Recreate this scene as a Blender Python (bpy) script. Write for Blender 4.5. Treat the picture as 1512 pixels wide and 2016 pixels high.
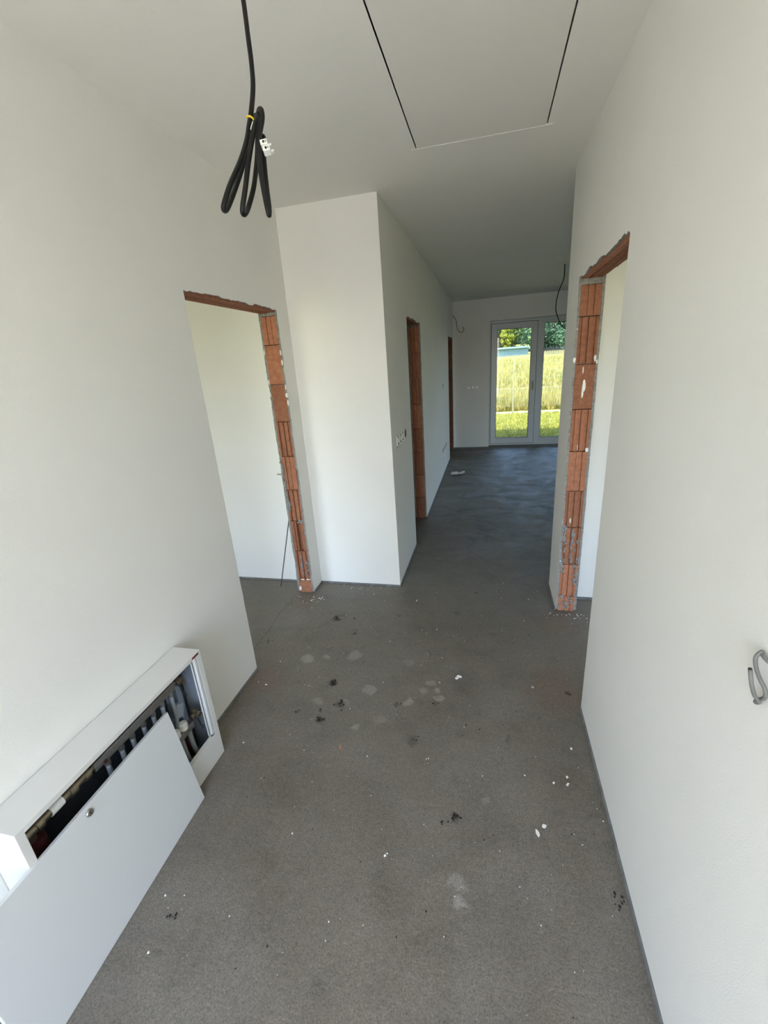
import bpy, bmesh, math, random
import numpy as np
from mathutils import Vector, Matrix

for o in list(bpy.data.objects):
    bpy.data.objects.remove(o)
SC = bpy.context.scene
COL = SC.collection
random.seed(7)
R8 = np.random.default_rng(11)

# ------------------------------------------------------------------ camera
cam_d = bpy.data.cameras.new('camera')
cam_d.sensor_fit = 'VERTICAL'
cam_d.sensor_height = 36.0
cam_d.lens = 36.0 * 847.29 / 2016.0
cam_d.clip_start = 0.02
cam_d.clip_end = 500
cam = bpy.data.objects.new('camera', cam_d)
COL.objects.link(cam)
YAW, PITCH, ROLL = 0.2504085, 0.330752, -0.0697942
fw = Vector((-math.sin(YAW) * math.cos(PITCH), math.cos(YAW) * math.cos(PITCH), -math.sin(PITCH)))
rt = Vector((math.cos(YAW), math.sin(YAW), 0))
up = rt.cross(fw)
r2 = math.cos(ROLL) * rt + math.sin(ROLL) * up
u2 = -math.sin(ROLL) * rt + math.cos(ROLL) * up
M = Matrix((r2, u2, -fw)).transposed().to_4x4()
M.translation = Vector((0, 0, 1.667))
cam.matrix_world = M
SC.camera = cam

# ------------------------------------------------------------------ light
SC.view_settings.view_transform = 'Standard'
SC.view_settings.look = 'None'
SC.view_settings.gamma = 1.0
SC.view_settings.use_curve_mapping = False
SC.view_settings.exposure = 2.52
SC.cycles.max_bounces = 16
SC.cycles.diffuse_bounces = 12
SC.cycles.glossy_bounces = 4
SC.cycles.transmission_bounces = 8
SC.cycles.transparent_max_bounces = 8
SC.cycles.caustics_reflective = False
SC.cycles.caustics_refractive = False
SC.cycles.sample_clamp_indirect = 8.0
SC.cycles.use_denoising = True

world = bpy.data.worlds.new('sky')
SC.world = world
world.use_nodes = True
wn = world.node_tree
wn.nodes.clear()
sky = wn.nodes.new('ShaderNodeTexSky')
sky.sky_type = 'NISHITA'
sky.sun_disc = False
sky.sun_elevation = math.radians(66)
sky.sun_rotation = math.radians(195)
sky.air_density = 1.0
sky.dust_density = 1.8
bg = wn.nodes.new('ShaderNodeBackground')
bg.inputs['Strength'].default_value = 0.36
wo = wn.nodes.new('ShaderNodeOutputWorld')
wn.links.new(sky.outputs[0], bg.inputs[0])
wn.links.new(bg.outputs[0], wo.inputs[0])

sun_d = bpy.data.lights.new('sun', 'SUN')
sun_d.energy = 3.4
sun_d.angle = math.radians(0.6)
sun_d.color = (1.0, 0.955, 0.88)
sun = bpy.data.objects.new('sun', sun_d)
COL.objects.link(sun)
EL, AZ = math.radians(66), math.radians(15)        # from behind the camera, slightly from its left
sdir = Vector((math.sin(AZ) * math.cos(EL), math.cos(AZ) * math.cos(EL), -math.sin(EL)))
sun.rotation_euler = sdir.to_track_quat('-Z', 'Y').to_euler()


def portal(name, loc, rot, sx, sy):
    d = bpy.data.lights.new(name, 'AREA')
    d.shape = 'RECTANGLE'
    d.size, d.size_y = sx, sy
    d.cycles.is_portal = True
    o = bpy.data.objects.new(name, d)
    o.location = loc
    o.rotation_euler = rot
    COL.objects.link(o)


PI = math.pi

# ------------------------------------------------------------------ materials
def new_mat(name):
    m = bpy.data.materials.new(name)
    m.use_nodes = True
    nt = m.node_tree
    b = nt.nodes['Principled BSDF']
    return m, nt, b


def plain(name, col, rough=0.5, metal=0.0, spec=None, bump=None, var=0.0, vscale=30.0):
    m, nt, b = new_mat(name)
    b.inputs['Base Color'].default_value = (*col, 1)
    b.inputs['Roughness'].default_value = rough
    b.inputs['Metallic'].default_value = metal
    if spec is not None:
        b.inputs['Specular IOR Level'].default_value = spec
    geo = nt.nodes.new('ShaderNodeNewGeometry')
    if var:
        n = nt.nodes.new('ShaderNodeTexNoise')
        n.inputs['Scale'].default_value = vscale
        n.inputs['Detail'].default_value = 5
        nt.links.new(geo.outputs['Position'], n.inputs['Vector'])
        mr = nt.nodes.new('ShaderNodeMapRange')
        mr.inputs[1].default_value, mr.inputs[2].default_value = 0.3, 0.7
        mr.inputs[3].default_value, mr.inputs[4].default_value = 1 - var, 1 + var
        nt.links.new(n.outputs['Fac'], mr.inputs[0])
        mx = nt.nodes.new('ShaderNodeVectorMath')
        mx.operation = 'SCALE'
        mx.inputs[0].default_value = col
        nt.links.new(mr.outputs[0], mx.inputs['Scale'])
        nt.links.new(mx.outputs[0], b.inputs['Base Color'])
    if bump:
        sc, st, dist = bump
        n = nt.nodes.new('ShaderNodeTexNoise')
        n.inputs['Scale'].default_value = sc
        n.inputs['Detail'].default_value = 3
        nt.links.new(geo.outputs['Position'], n.inputs['Vector'])
        bp = nt.nodes.new('ShaderNodeBump')
        bp.inputs['Strength'].default_value = st
        bp.inputs['Distance'].default_value = dist
        nt.links.new(n.outputs['Fac'], bp.inputs['Height'])
        nt.links.new(bp.outputs[0], b.inputs['Normal'])
    return m


PAINT = plain('white_wall_paint', (0.825, 0.815, 0.782), 0.9, spec=0.2, bump=(330, 0.22, 0.002), var=0.02, vscale=2.0)
PAINT_C = plain('white_ceiling_paint', (0.80, 0.787, 0.74), 0.9, spec=0.2, bump=(260, 0.2, 0.002), var=0.02, vscale=1.5)
HATCH_M = plain('hatch_board', (0.75, 0.733, 0.685), 0.7, spec=0.3, bump=(300, 0.08, 0.001))
PLASTER = plain('grey_plaster', (0.27, 0.26, 0.245), 0.95, spec=0.1, bump=(140, 0.9, 0.004), var=0.25, vscale=60)
CHIP = plain('white_plaster_chip', (0.82, 0.81, 0.78), 0.9, bump=(200, 0.4, 0.002))
CORE = plain('wall_core', (0.36, 0.20, 0.13), 0.95, var=0.2, vscale=20)
FOAM = plain('grey_edge_strip', (0.17, 0.17, 0.165), 0.9, bump=(200, 0.5, 0.002), var=0.25, vscale=25)
RENDER = plain('house_render', (0.75, 0.74, 0.71), 0.9, bump=(120, 0.5, 0.003))
SHEET = plain('white_sheet_metal', (0.70, 0.715, 0.725), 0.38, spec=0.5, bump=(500, 0.04, 0.0006))
CASING = plain('white_casing_sheet_warm_lit', (0.72, 0.715, 0.695), 0.4, spec=0.5, bump=(500, 0.04, 0.0006))  # warmer copy of the panel sheet, ceiling light put into its colour
SHEET_IN = plain('galvanised_sheet', (0.38, 0.44, 0.53), 0.4, metal=0.2, var=0.08, vscale=30)
SHADED_BACK = plain('shaded_back_sheet', (0.035, 0.042, 0.055), 0.7, var=0.3, vscale=20)  # galvanised back plate, the cabinet's inner shade put into its colour
BRASS = plain('nickel_brass', (0.30, 0.255, 0.185), 0.32, metal=0.9, var=0.2, vscale=60)
STEEL = plain('steel', (0.36, 0.35, 0.335), 0.35, metal=0.9, var=0.12, vscale=80)
GREYPIPE = plain('grey_pipe', (0.26, 0.285, 0.30), 0.45)
WHITEPLASTIC = plain('white_plastic', (0.82, 0.82, 0.79), 0.35, spec=0.5)
RED = plain('red_plastic', (0.065, 0.014, 0.018), 0.45)
REDTAG = plain('red_tag', (0.36, 0.02, 0.03), 0.4)
BLACKP = plain('black_plastic', (0.014, 0.014, 0.015), 0.45)
BLACKCABLE = plain('black_cable', (0.006, 0.006, 0.0065), 0.45, spec=0.3)
GREYCABLE = plain('grey_cable', (0.17, 0.167, 0.158), 0.5, var=0.12, vscale=60)
YELLOW = plain('yellow_wire', (0.75, 0.52, 0.03), 0.4)
CLEAR = plain('milky_plastic', (0.72, 0.74, 0.74), 0.25)
UPVC = plain('white_window_frame', (0.64, 0.67, 0.69), 0.35, spec=0.5)
SEAL = plain('rubber_seal', (0.03, 0.03, 0.032), 0.6)
PLATE = plain('zinc_plate', (0.22, 0.22, 0.22), 0.5)
ROD = plain('dark_steel_rod', (0.09, 0.10, 0.11), 0.45, metal=0.6)
CLOD = plain('dark_mud', (0.032, 0.028, 0.023), 0.95, bump=(200, 0.8, 0.004))
COPPER = plain('brick_chip', (0.42, 0.20, 0.12), 0.7)
LEAFBR = plain('brown_leaf', (0.09, 0.045, 0.02), 0.7)
PAPER = plain('scrap_paper', (0.62, 0.62, 0.60), 0.8)
CONC = plain('concrete_board', (0.36, 0.35, 0.33), 0.9, var=0.1, vscale=8)
GALV = plain('green_grey_wire', (0.30, 0.30, 0.20), 0.5, metal=0.2)
PAVE = plain('pale_paving', (0.60, 0.57, 0.52), 0.9, var=0.12, vscale=3)
ROOFM = plain('soffit', (0.45, 0.42, 0.38), 0.8)
BLUEROOF = plain('pale_blue_sheeting', (0.12, 0.20, 0.215), 0.6, var=0.1, vscale=2)
BARK = plain('bark', (0.10, 0.075, 0.05), 0.9, var=0.3, vscale=8)


def brick_mat():
    m, nt, b = new_mat('clay_block')
    geo = nt.nodes.new('ShaderNodeNewGeometry')
    oi = nt.nodes.new('ShaderNodeObjectInfo')
    n = nt.nodes.new('ShaderNodeTexNoise')
    n.inputs['Scale'].default_value = 38
    n.inputs['Detail'].default_value = 8
    n.inputs['Roughness'].default_value = 0.7
    nt.links.new(geo.outputs['Position'], n.inputs['Vector'])
    r = nt.nodes.new('ShaderNodeValToRGB')
    r.color_ramp.elements[0].position = 0.25
    r.color_ramp.elements[0].color = (0.25, 0.10, 0.056, 1)
    r.color_ramp.elements[1].position = 0.75
    r.color_ramp.elements[1].color = (0.47, 0.21, 0.122, 1)
    nt.links.new(n.outputs['Fac'], r.inputs[0])
    hs = nt.nodes.new('ShaderNodeHueSaturation')
    mr = nt.nodes.new('ShaderNodeMapRange')
    mr.inputs[3].default_value, mr.inputs[4].default_value = 0.78, 1.15
    nt.links.new(oi.outputs['Random'], mr.inputs[0])
    nt.links.new(mr.outputs[0], hs.inputs['Value'])
    nt.links.new(r.outputs[0], hs.inputs['Color'])
    nt.links.new(hs.outputs[0], b.inputs['Base Color'])
    b.inputs['Roughness'].default_value = 0.9
    b.inputs['Specular IOR Level'].default_value = 0.2
    bp = nt.nodes.new('ShaderNodeBump')
    bp.inputs['Strength'].default_value = 0.5
    bp.inputs['Distance'].default_value = 0.002
    n2 = nt.nodes.new('ShaderNodeTexNoise')
    n2.inputs['Scale'].default_value = 220
    nt.links.new(geo.outputs['Position'], n2.inputs['Vector'])
    nt.links.new(n2.outputs['Fac'], bp.inputs['Height'])
    nt.links.new(bp.outputs[0], b.inputs['Normal'])
    return m


BRICK = brick_mat()


def floor_mat():
    m, nt, b = new_mat('bare_concrete_screed')
    L, N = nt.links.new, nt.nodes.new
    geo = N('ShaderNodeNewGeometry')
    pos = geo.outputs['Position']

    def noise(scale, detail=4, rough=0.6, vec=None, dist=0.0):
        n = N('ShaderNodeTexNoise')
        n.inputs['Scale'].default_value = scale
        n.inputs['Detail'].default_value = detail
        n.inputs['Roughness'].default_value = rough
        n.inputs['Distortion'].default_value = dist
        L(vec if vec else pos, n.inputs['Vector'])
        return n.outputs['Fac']

    def mrange(v, a, bb, c, d, smooth=False):
        n = N('ShaderNodeMapRange')
        if smooth:
            n.interpolation_type = 'SMOOTHSTEP'
        n.inputs[1].default_value, n.inputs[2].default_value = a, bb
        n.inputs[3].default_value, n.inputs[4].default_value = c, d
        L(v, n.inputs[0])
        return n.outputs[0]

    def mix(fac, a, bcol):
        n = N('ShaderNodeMix')
        n.data_type = 'RGBA'
        L(fac, n.inputs[0])
        if isinstance(a, tuple):
            n.inputs[6].default_value = (*a, 1)
        else:
            L(a, n.inputs[6])
        if isinstance(bcol, tuple):
            n.inputs[7].default_value = (*bcol, 1)
        else:
            L(bcol, n.inputs[7])
        return n.outputs[2]

    def math_(op, a, bb):
        n = N('ShaderNodeMath')
        n.operation = op
        for i, q in enumerate((a, bb)):
            if isinstance(q, (int, float)):
                n.inputs[i].default_value = q
            else:
                L(q, n.inputs[i])
        return n.outputs[0]

    big = mrange(noise(1.3, 6, 0.65), 0.35, 0.65, 0, 1)
    col = mix(big, (0.132, 0.114, 0.090), (0.174, 0.158, 0.133))
    dm = mrange(noise(7, 6, 0.7, dist=1.0), 0.52, 0.72, 0, 0.55)
    col = mix(dm, col, (0.085, 0.076, 0.064))
    mid = mrange(noise(4.5, 7, 0.68, dist=0.6), 0.38, 0.68, 0, 1)
    col = mix(math_('MULTIPLY', mid, 0.75), col, (0.204, 0.182, 0.148))
    # brushed trowel smears that run across the rooms
    mp = N('ShaderNodeMapping')
    mp.inputs['Scale'].default_value = (0.9, 1.5, 1)
    mp.inputs['Rotation'].default_value = (0, 0, 0.25)
    L(pos, mp.inputs['Vector'])
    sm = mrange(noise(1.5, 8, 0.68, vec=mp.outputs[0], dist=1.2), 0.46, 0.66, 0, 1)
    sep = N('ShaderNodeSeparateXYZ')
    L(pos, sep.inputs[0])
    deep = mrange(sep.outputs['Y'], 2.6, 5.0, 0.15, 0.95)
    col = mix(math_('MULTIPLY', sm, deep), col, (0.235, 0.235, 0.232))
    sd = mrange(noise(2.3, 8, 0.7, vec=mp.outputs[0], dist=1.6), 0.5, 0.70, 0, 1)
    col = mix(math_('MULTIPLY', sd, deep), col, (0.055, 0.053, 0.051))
    # sand grain
    g = mrange(noise(170, 3, 0.75), 0.3, 0.7, 0.60, 1.40)
    g2 = mrange(noise(60, 5, 0.75), 0.3, 0.7, 0.80, 1.20)
    # dark specks
    sp = mrange(noise(48, 2, 0.5), 0.735, 0.80, 0, 0.75)
    col = mix(sp, col, (0.05, 0.045, 0.038))
    ws = mrange(noise(63, 2, 0.5), 0.765, 0.80, 0, 0.7)
    col = mix(ws, col, (0.34, 0.33, 0.30))
    # individual stains at the places where the floor has them
    wob = N('ShaderNodeTexNoise')
    wob.inputs['Scale'].default_value = 16
    wob.inputs['Detail'].default_value = 5
    L(pos, wob.inputs['Vector'])
    wv = N('ShaderNodeVectorMath')
    wv.operation = 'MULTIPLY_ADD'
    L(wob.outputs['Color'], wv.inputs[0])
    wv.inputs[1].default_value = (0.09, 0.09, 0)
    wv.inputs[2].default_value = (-0.045, -0.045, 0)
    wp = N('ShaderNodeVectorMath')
    wp.operation = 'ADD'
    L(pos, wp.inputs[0])
    L(wv.outputs[0], wp.inputs[1])
    flat = N('ShaderNodeVectorMath')
    flat.operation = 'MULTIPLY'
    L(wp.outputs[0], flat.inputs[0])
    flat.inputs[1].default_value = (1, 1, 0)
    lt, dk, rd = (0.33, 0.315, 0.28), (0.04, 0.035, 0.03), (0.165, 0.115, 0.085)
    spots = [(-1.05, 2.006, .05, lt, .75), (-.945, 2.026, .024, lt, .6), (-.78, 2.079, .055, lt, .5), (-.61, 1.811, .045, lt, .55),
             (-.387, 1.742, .035, lt, .6), (-.082, .969, .035, lt, .5), (-.077, .918, .03, lt, .6), (-.236, 1.802, .03, lt, .6),
             (-.289, 1.908, .035, lt, .5), (-.864, 1.684, .035, lt, .4), (-.619, 1.544, .03, lt, .5), (.01, 1.29, .022, lt, .4),
             (-.25, 1.87, .022, lt, .7), (-.33, 1.83, .03, lt, .45), (-.5, 1.62, .06, lt, .3), (-.72, 1.70, .03, lt, .35),
             (-.44, 2.06, .05, lt, .25), (-.95, 1.78, .02, lt, .4),
             (-1.02, 2.455, 0.043, dk, 0.48), (-.831, 1.834, 0.032, dk, 0.56), (-.744, 1.682, 0.036, dk, 0.56), (-.808, 1.561, 0.029, dk, 0.60),
             (-.326, 1.517, 0.043, dk, 0.44), (-.439, 1.734, 0.014, dk, 0.48), (-.252, 1.756, 0.016, dk, 0.48), (-.101, 1.188, 0.025, dk, 0.48),
             (-.845, 2.296, 0.022, dk, 0.40), (-.6, 2.55, 0.022, dk, 0.32), (-.2, 2.62, 0.029, dk, 0.32), (.05, 2.4, 0.022, dk, 0.28),
             (-.99, .603, 0.022, dk, 0.24), (-.45, .62, 0.036, dk, 0.20), (.1, 1.6, 0.014, dk, 0.40), (.26, 1.75, 0.014, dk, 0.32),
             (.36, 1.95, .22, rd, .55), (-1.22, 1.80, .16, rd, .6), (.40, 2.6, .15, rd, .3), (-1.38, 2.65, .14, rd, .4),
             (-.75, 4.40, .2, rd, .5)]
    for (x, y, r, c, s) in spots:
        d = N('ShaderNodeVectorMath')
        d.operation = 'DISTANCE'
        L(flat.outputs[0], d.inputs[0])
        d.inputs[1].default_value = (x, y, 0)
        f = mrange(d.outputs['Value'], r * 0.35, r, s, 0, True)
        col = mix(f, col, c)
    sc = N('ShaderNodeVectorMath')
    sc.operation = 'SCALE'
    L(col, sc.inputs[0])
    L(math_('MULTIPLY', g, g2), sc.inputs['Scale'])
    L(sc.outputs[0], b.inputs['Base Color'])
    L(mrange(mid, 0, 1, 0.48, 0.72), b.inputs['Roughness'])
    b.inputs['Specular IOR Level'].default_value = 0.5
    h = math_('ADD', math_('MULTIPLY', noise(190, 3, 0.7), 0.5), noise(26, 5, 0.6))
    bp = N('ShaderNodeBump')
    bp.inputs['Strength'].default_value = 0.45
    bp.inputs['Distance'].default_value = 0.004
    L(h, bp.inputs['Height'])
    L(bp.outputs[0], b.inputs['Normal'])
    return m


FLOOR = floor_mat()


def glass_mat():
    m, nt, b = new_mat('window_glass')
    nt.nodes.remove(b)
    out = nt.nodes['Material Output']
    tr = nt.nodes.new('ShaderNodeBsdfTransparent')
    tr.inputs[0].default_value = (0.72, 0.75, 0.75, 1)
    gl = nt.nodes.new('ShaderNodeBsdfGlossy')
    gl.inputs['Roughness'].default_value = 0.02
    fr = nt.nodes.new('ShaderNodeFresnel')
    fr.inputs[0].default_value = 1.5
    mx = nt.nodes.new('ShaderNodeMixShader')
    nt.links.new(fr.outputs[0], mx.inputs[0])
    nt.links.new(tr.outputs[0], mx.inputs[1])
    nt.links.new(gl.outputs[0], mx.inputs[2])
    nt.links.new(mx.outputs[0], out.inputs[0])
    return m


GLASS = glass_mat()


def foliage_mat(name, c0, c1, scale=3.0, trans=0.3):
    m, nt, b = new_mat(name)
    geo = nt.nodes.new('ShaderNodeNewGeometry')
    n = nt.nodes.new('ShaderNodeTexNoise')
    n.inputs['Scale'].default_value = scale
    n.inputs['Detail'].default_value = 6
    nt.links.new(geo.outputs['Position'], n.inputs['Vector'])
    r = nt.nodes.new('ShaderNodeValToRGB')
    r.color_ramp.elements[0].position = 0.35
    r.color_ramp.elements[1].position = 0.65
    r.color_ramp.elements[0].color = (*c0, 1)
    r.color_ramp.elements[1].color = (*c1, 1)
    nt.links.new(n.outputs['Fac'], r.inputs[0])
    nt.links.new(r.outputs[0], b.inputs['Base Color'])
    b.inputs['Roughness'].default_value = 0.6
    b.inputs['Specular IOR Level'].default_value = 0.25
    tl = nt.nodes.new('ShaderNodeBsdfTranslucent')
    nt.links.new(r.outputs[0], tl.inputs[0])
    mx = nt.nodes.new('ShaderNodeMixShader')
    mx.inputs[0].default_value = trans
    out = nt.nodes['Material Output']
    nt.links.new(b.outputs[0], mx.inputs[1])
    nt.links.new(tl.outputs[0], mx.inputs[2])
    nt.links.new(mx.outputs[0], out.inputs[0])
    return m


LAWN = foliage_mat('lawn_grass', (0.16, 0.20, 0.03), (0.44, 0.40, 0.07), 6)
MEADOW = foliage_mat('dry_meadow_grass', (0.16, 0.18, 0.03), (0.62, 0.49, 0.16), 5.0)
SOIL = plain('grassy_soil', (0.22, 0.21, 0.05), 0.95, var=0.3, vscale=6)
LEAF_D = foliage_mat('dark_leaves', (0.030, 0.075, 0.040), (0.12, 0.21, 0.12), 1.2)
LEAF_M = foliage_mat('mid_leaves', (0.06, 0.12, 0.04), (0.21, 0.29, 0.11), 1.2)
LEAF_Y = foliage_mat('yellow_leaves', (0.20, 0.24, 0.03), (0.40, 0.40, 0.05), 1.5)


# ------------------------------------------------------------------ mesh helpers
class MB:
    def __init__(self):
        self.v, self.f, self.m = [], [], []

    def add(self, vs, fs, mi=0):
        k = len(self.v)
        self.v += [tuple(p) for p in vs]
        for f in fs:
            self.f.append(tuple(i + k for i in f))
            self.m.append(mi)
        return self

    def box(self, x0, x1, y0, y1, z0, z1, mi=0):
        x0, x1 = min(x0, x1), max(x0, x1)
        y0, y1 = min(y0, y1), max(y0, y1)
        vs = [(x, y, z) for z in (z0, z1) for y in (y0, y1) for x in (x0, x1)]
        return self.add(vs, [(0, 2, 3, 1), (4, 5, 7, 6), (0, 1, 5, 4), (2, 6, 7, 3), (0, 4, 6, 2), (1, 3, 7, 5)], mi)

    def obox(self, c, ax, ay, az, mi=0):
        """box from a centre and three half-axis vectors"""
        c, ax, ay, az = map(Vector, (c, ax, ay, az))
        vs = [c + sx * ax + sy * ay + sz * az for sz in (-1, 1) for sy in (-1, 1) for sx in (-1, 1)]
        return self.add(vs, [(0, 2, 3, 1), (4, 5, 7, 6), (0, 1, 5, 4), (2, 6, 7, 3), (0, 4, 6, 2), (1, 3, 7, 5)], mi)

    def prism(self, poly, fn, d0, d1, mi=0, side_mi=None):
        """poly: list of 2-D points; fn(a,b,d)->xyz"""
        n = len(poly)
        vs = [fn(a, b, d0) for a, b in poly] + [fn(a, b, d1) for a, b in poly]
        k = len(self.v)
        self.v += [tuple(p) for p in vs]
        self.f.append(tuple(k + i for i in range(n)))
        self.m.append(mi)
        self.f.append(tuple(k + n + i for i in reversed(range(n))))
        self.m.append(mi)
        for i in range(n):
            j = (i + 1) % n
            self.f.append((k + i, k + n + i, k + n + j, k + j))
            self.m.append(side_mi(i) if side_mi else mi)
        return self

    def tube(self, pts, r, n=8, mi=0, caps=True):
        pts = [Vector(p) for p in pts]
        rs = r if isinstance(r, (list, tuple)) else [r] * len(pts)
        t0 = (pts[1] - pts[0]).normalized()
        a = t0.orthogonal().normalized()
        vs = []
        for i, p in enumerate(pts):
            if i == 0:
                t = pts[1] - pts[0]
            elif i == len(pts) - 1:
                t = pts[-1] - pts[-2]
            else:
                t = pts[i + 1] - pts[i - 1]
            if t.length < 1e-9:
                t = Vector((0, 0, 1))
            t.normalize()
            a = (a - t * a.dot(t))
            if a.length < 1e-6:
                a = t.orthogonal()
            a.normalize()
            bvec = t.cross(a)
            for k in range(n):
                w = 2 * PI * k / n
                vs.append(p + rs[i] * (math.cos(w) * a + math.sin(w) * bvec))
        fs = []
        for i in range(len(pts) - 1):
            for k in range(n):
                fs.append((i * n + k, i * n + (k + 1) % n, (i + 1) * n + (k + 1) % n, (i + 1) * n + k))
        if caps:
            fs.append(tuple(reversed(range(n))))
            fs.append(tuple((len(pts) - 1) * n + k for k in range(n)))
        return self.add(vs, fs, mi)

    def blob(self, c, rx, ry, rz, jag=0.25, n=7, rings=4, mi=0, rnd=random):
        c = Vector(c)
        vs = [c + Vector((0, 0, -rz))]
        for i in range(1, rings):
            th = PI * i / rings
            for k in range(n):
                w = 2 * PI * k / n
                q = 1 + rnd.uniform(-jag, jag)
                vs.append(c + Vector((rx * math.sin(th) * math.cos(w) * q, ry * math.sin(th) * math.sin(w) * q, -rz * math.cos(th))))
        vs.append(c + Vector((0, 0, rz)))
        fs = [(0, 1 + (k + 1) % n, 1 + k) for k in range(n)]
        for i in range(rings - 2):
            for k in range(n):
                a, bq = 1 + i * n + k, 1 + i * n + (k + 1) % n
                fs.append((a, bq, bq + n, a + n))
        last = len(vs) - 1
        o = 1 + (rings - 2) * n
        fs += [(last, o + k, o + (k + 1) % n) for k in range(n)]
        return self.add(vs, fs, mi)

    def build(self, name, mats, parent=None, smooth=False):
        if not isinstance(mats, (list, tuple)):
            mats = [mats]
        org = Vector((0, 0, 0))
        q = parent
        while q is not None:
            org += q.location
            q = q.parent
        me = bpy.data.meshes.new(name)
        me.from_pydata([tuple(Vector(p) - org) for p in self.v], [], self.f)
        for mt in mats:
            me.materials.append(mt)
        if len(mats) > 1:
            me.polygons.foreach_set('material_index', self.m)
        me.update()
        bm = bmesh.new()
        bm.from_mesh(me)
        bmesh.ops.recalc_face_normals(bm, faces=bm.faces)
        bm.to_mesh(me)
        bm.free()
        if smooth:
            me.polygons.foreach_set('use_smooth', [True] * len(me.polygons))
            if smooth == 'auto':
                me.set_sharp_from_angle(angle=math.radians(40))
        o = bpy.data.objects.new(name, me)
        COL.objects.link(o)
        o.parent = parent
        return o


def bevel(o, w=0.002, seg=2):
    md = o.modifiers.new('bevel', 'BEVEL')
    md.width = w
    md.segments = seg
    md.limit_method = 'ANGLE'
    return o


def tag(o, label=None, cat=None, group=None, kind=None):
    if label: o['label'] = label
    if cat: o['category'] = cat
    if group: o['group'] = group
    if kind: o['kind'] = kind
    return o


def empty(name, loc, label=None, cat=None, group=None):
    o = bpy.data.objects.new(name, None)
    o.empty_display_size = 0.05
    o.location = loc
    COL.objects.link(o)
    return tag(o, label, cat, group)


def struct(mb, name, mats, **k):
    return tag(mb.build(name, mats, **k), kind='structure')


def catmull(pts, sub=8):
    P = [Vector(p) for p in pts]
    P = [P[0] * 2 - P[1]] + P + [P[-1] * 2 - P[-2]]
    out = []
    for i in range(1, len(P) - 2):
        for s in range(sub):
            t = s / sub
            a, b, c, d = P[i - 1], P[i], P[i + 1], P[i + 2]
            out.append(0.5 * ((2 * b) + (c - a) * t + (2 * a - 5 * b + 4 * c - d) * t * t + (3 * b - a - 3 * c + d) * t ** 3))
    out.append(P[-2])
    return out


# ------------------------------------------------------------------ measures (metres)
HC = 2.631
XL, XR, XP = -1.322, 0.457, -0.663      # left wall, right wall, hallway left wall
YP = 2.948                              # pillar front
YE = 3.088                              # end of the right wall
YB = 8.563                              # far wall
YF = -1.60                              # entrance wall
SK, BR = 0.013, 0.105                   # plaster skin, block thickness

# ------------------------------------------------------------------ floor and ceiling
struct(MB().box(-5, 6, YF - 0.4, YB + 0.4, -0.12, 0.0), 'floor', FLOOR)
jt = MB()
jp = [(-1.440, 1.90), (-1.442, 2.077), (-1.449, 2.287), (-1.470, 2.490), (-1.445, 2.69)]
for (p, q) in zip(jp[:-1], jp[1:]):
    jt.obox(((p[0] + q[0]) / 2, (p[1] + q[1]) / 2, 0.0002), ((q[0] - p[0]) / 2, (q[1] - p[1]) / 2, 0), (0.0011, 0, 0), (0, 0, 0.0003))
jt.build('doorway_joint', SEAL, bpy.data.objects['floor'])
HX0, HX1, HY0, HY1 = -0.352, 0.232, 1.25, 2.498       # hatch leaf
mb = MB()
g = 0.006
mb.box(-5, 6, YF - 0.4, HY0 - g, HC, HC + 0.25)
mb.box(-5, 6, HY1 + 0.003, YB + 0.4, HC, HC + 0.25)
mb.box(-5, HX0 - g, HY0 - g, HY1 + 0.003, HC, HC + 0.25)
mb.box(HX1 + g, 6, HY0 - g, HY1 + 0.003, HC, HC + 0.25)
mb.box(HX0 - g, HX1 + g, HY0 - g, HY1 + 0.003, HC + 0.2, HC + 0.25)
struct(mb, 'ceiling', PAINT_C)


# ------------------------------------------------------------------ walls with raw door openings
def jag_line(p0, p1, step, amp, fixed_ends=True):
    n = max(2, int((Vector(p1) - Vector(p0)).length / step))
    a, b = Vector(p0), Vector(p1)
    d = (b - a).normalized()
    nrm = Vector((-d.y, d.x))
    out = []
    w = 0
    for i in range(n + 1):
        t = i / n
        w = 0.6 * w + random.uniform(-1, 1) * amp
        if random.random() < 0.07:
            w += random.choice((-1, 1)) * amp * 1.6
        q = a.lerp(b, t)
        if 0 < i < n:
            q = q + nrm * max(-amp * 2.2, min(amp * 2.2, w))
        out.append((q.x, q.y))
    return out


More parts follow.
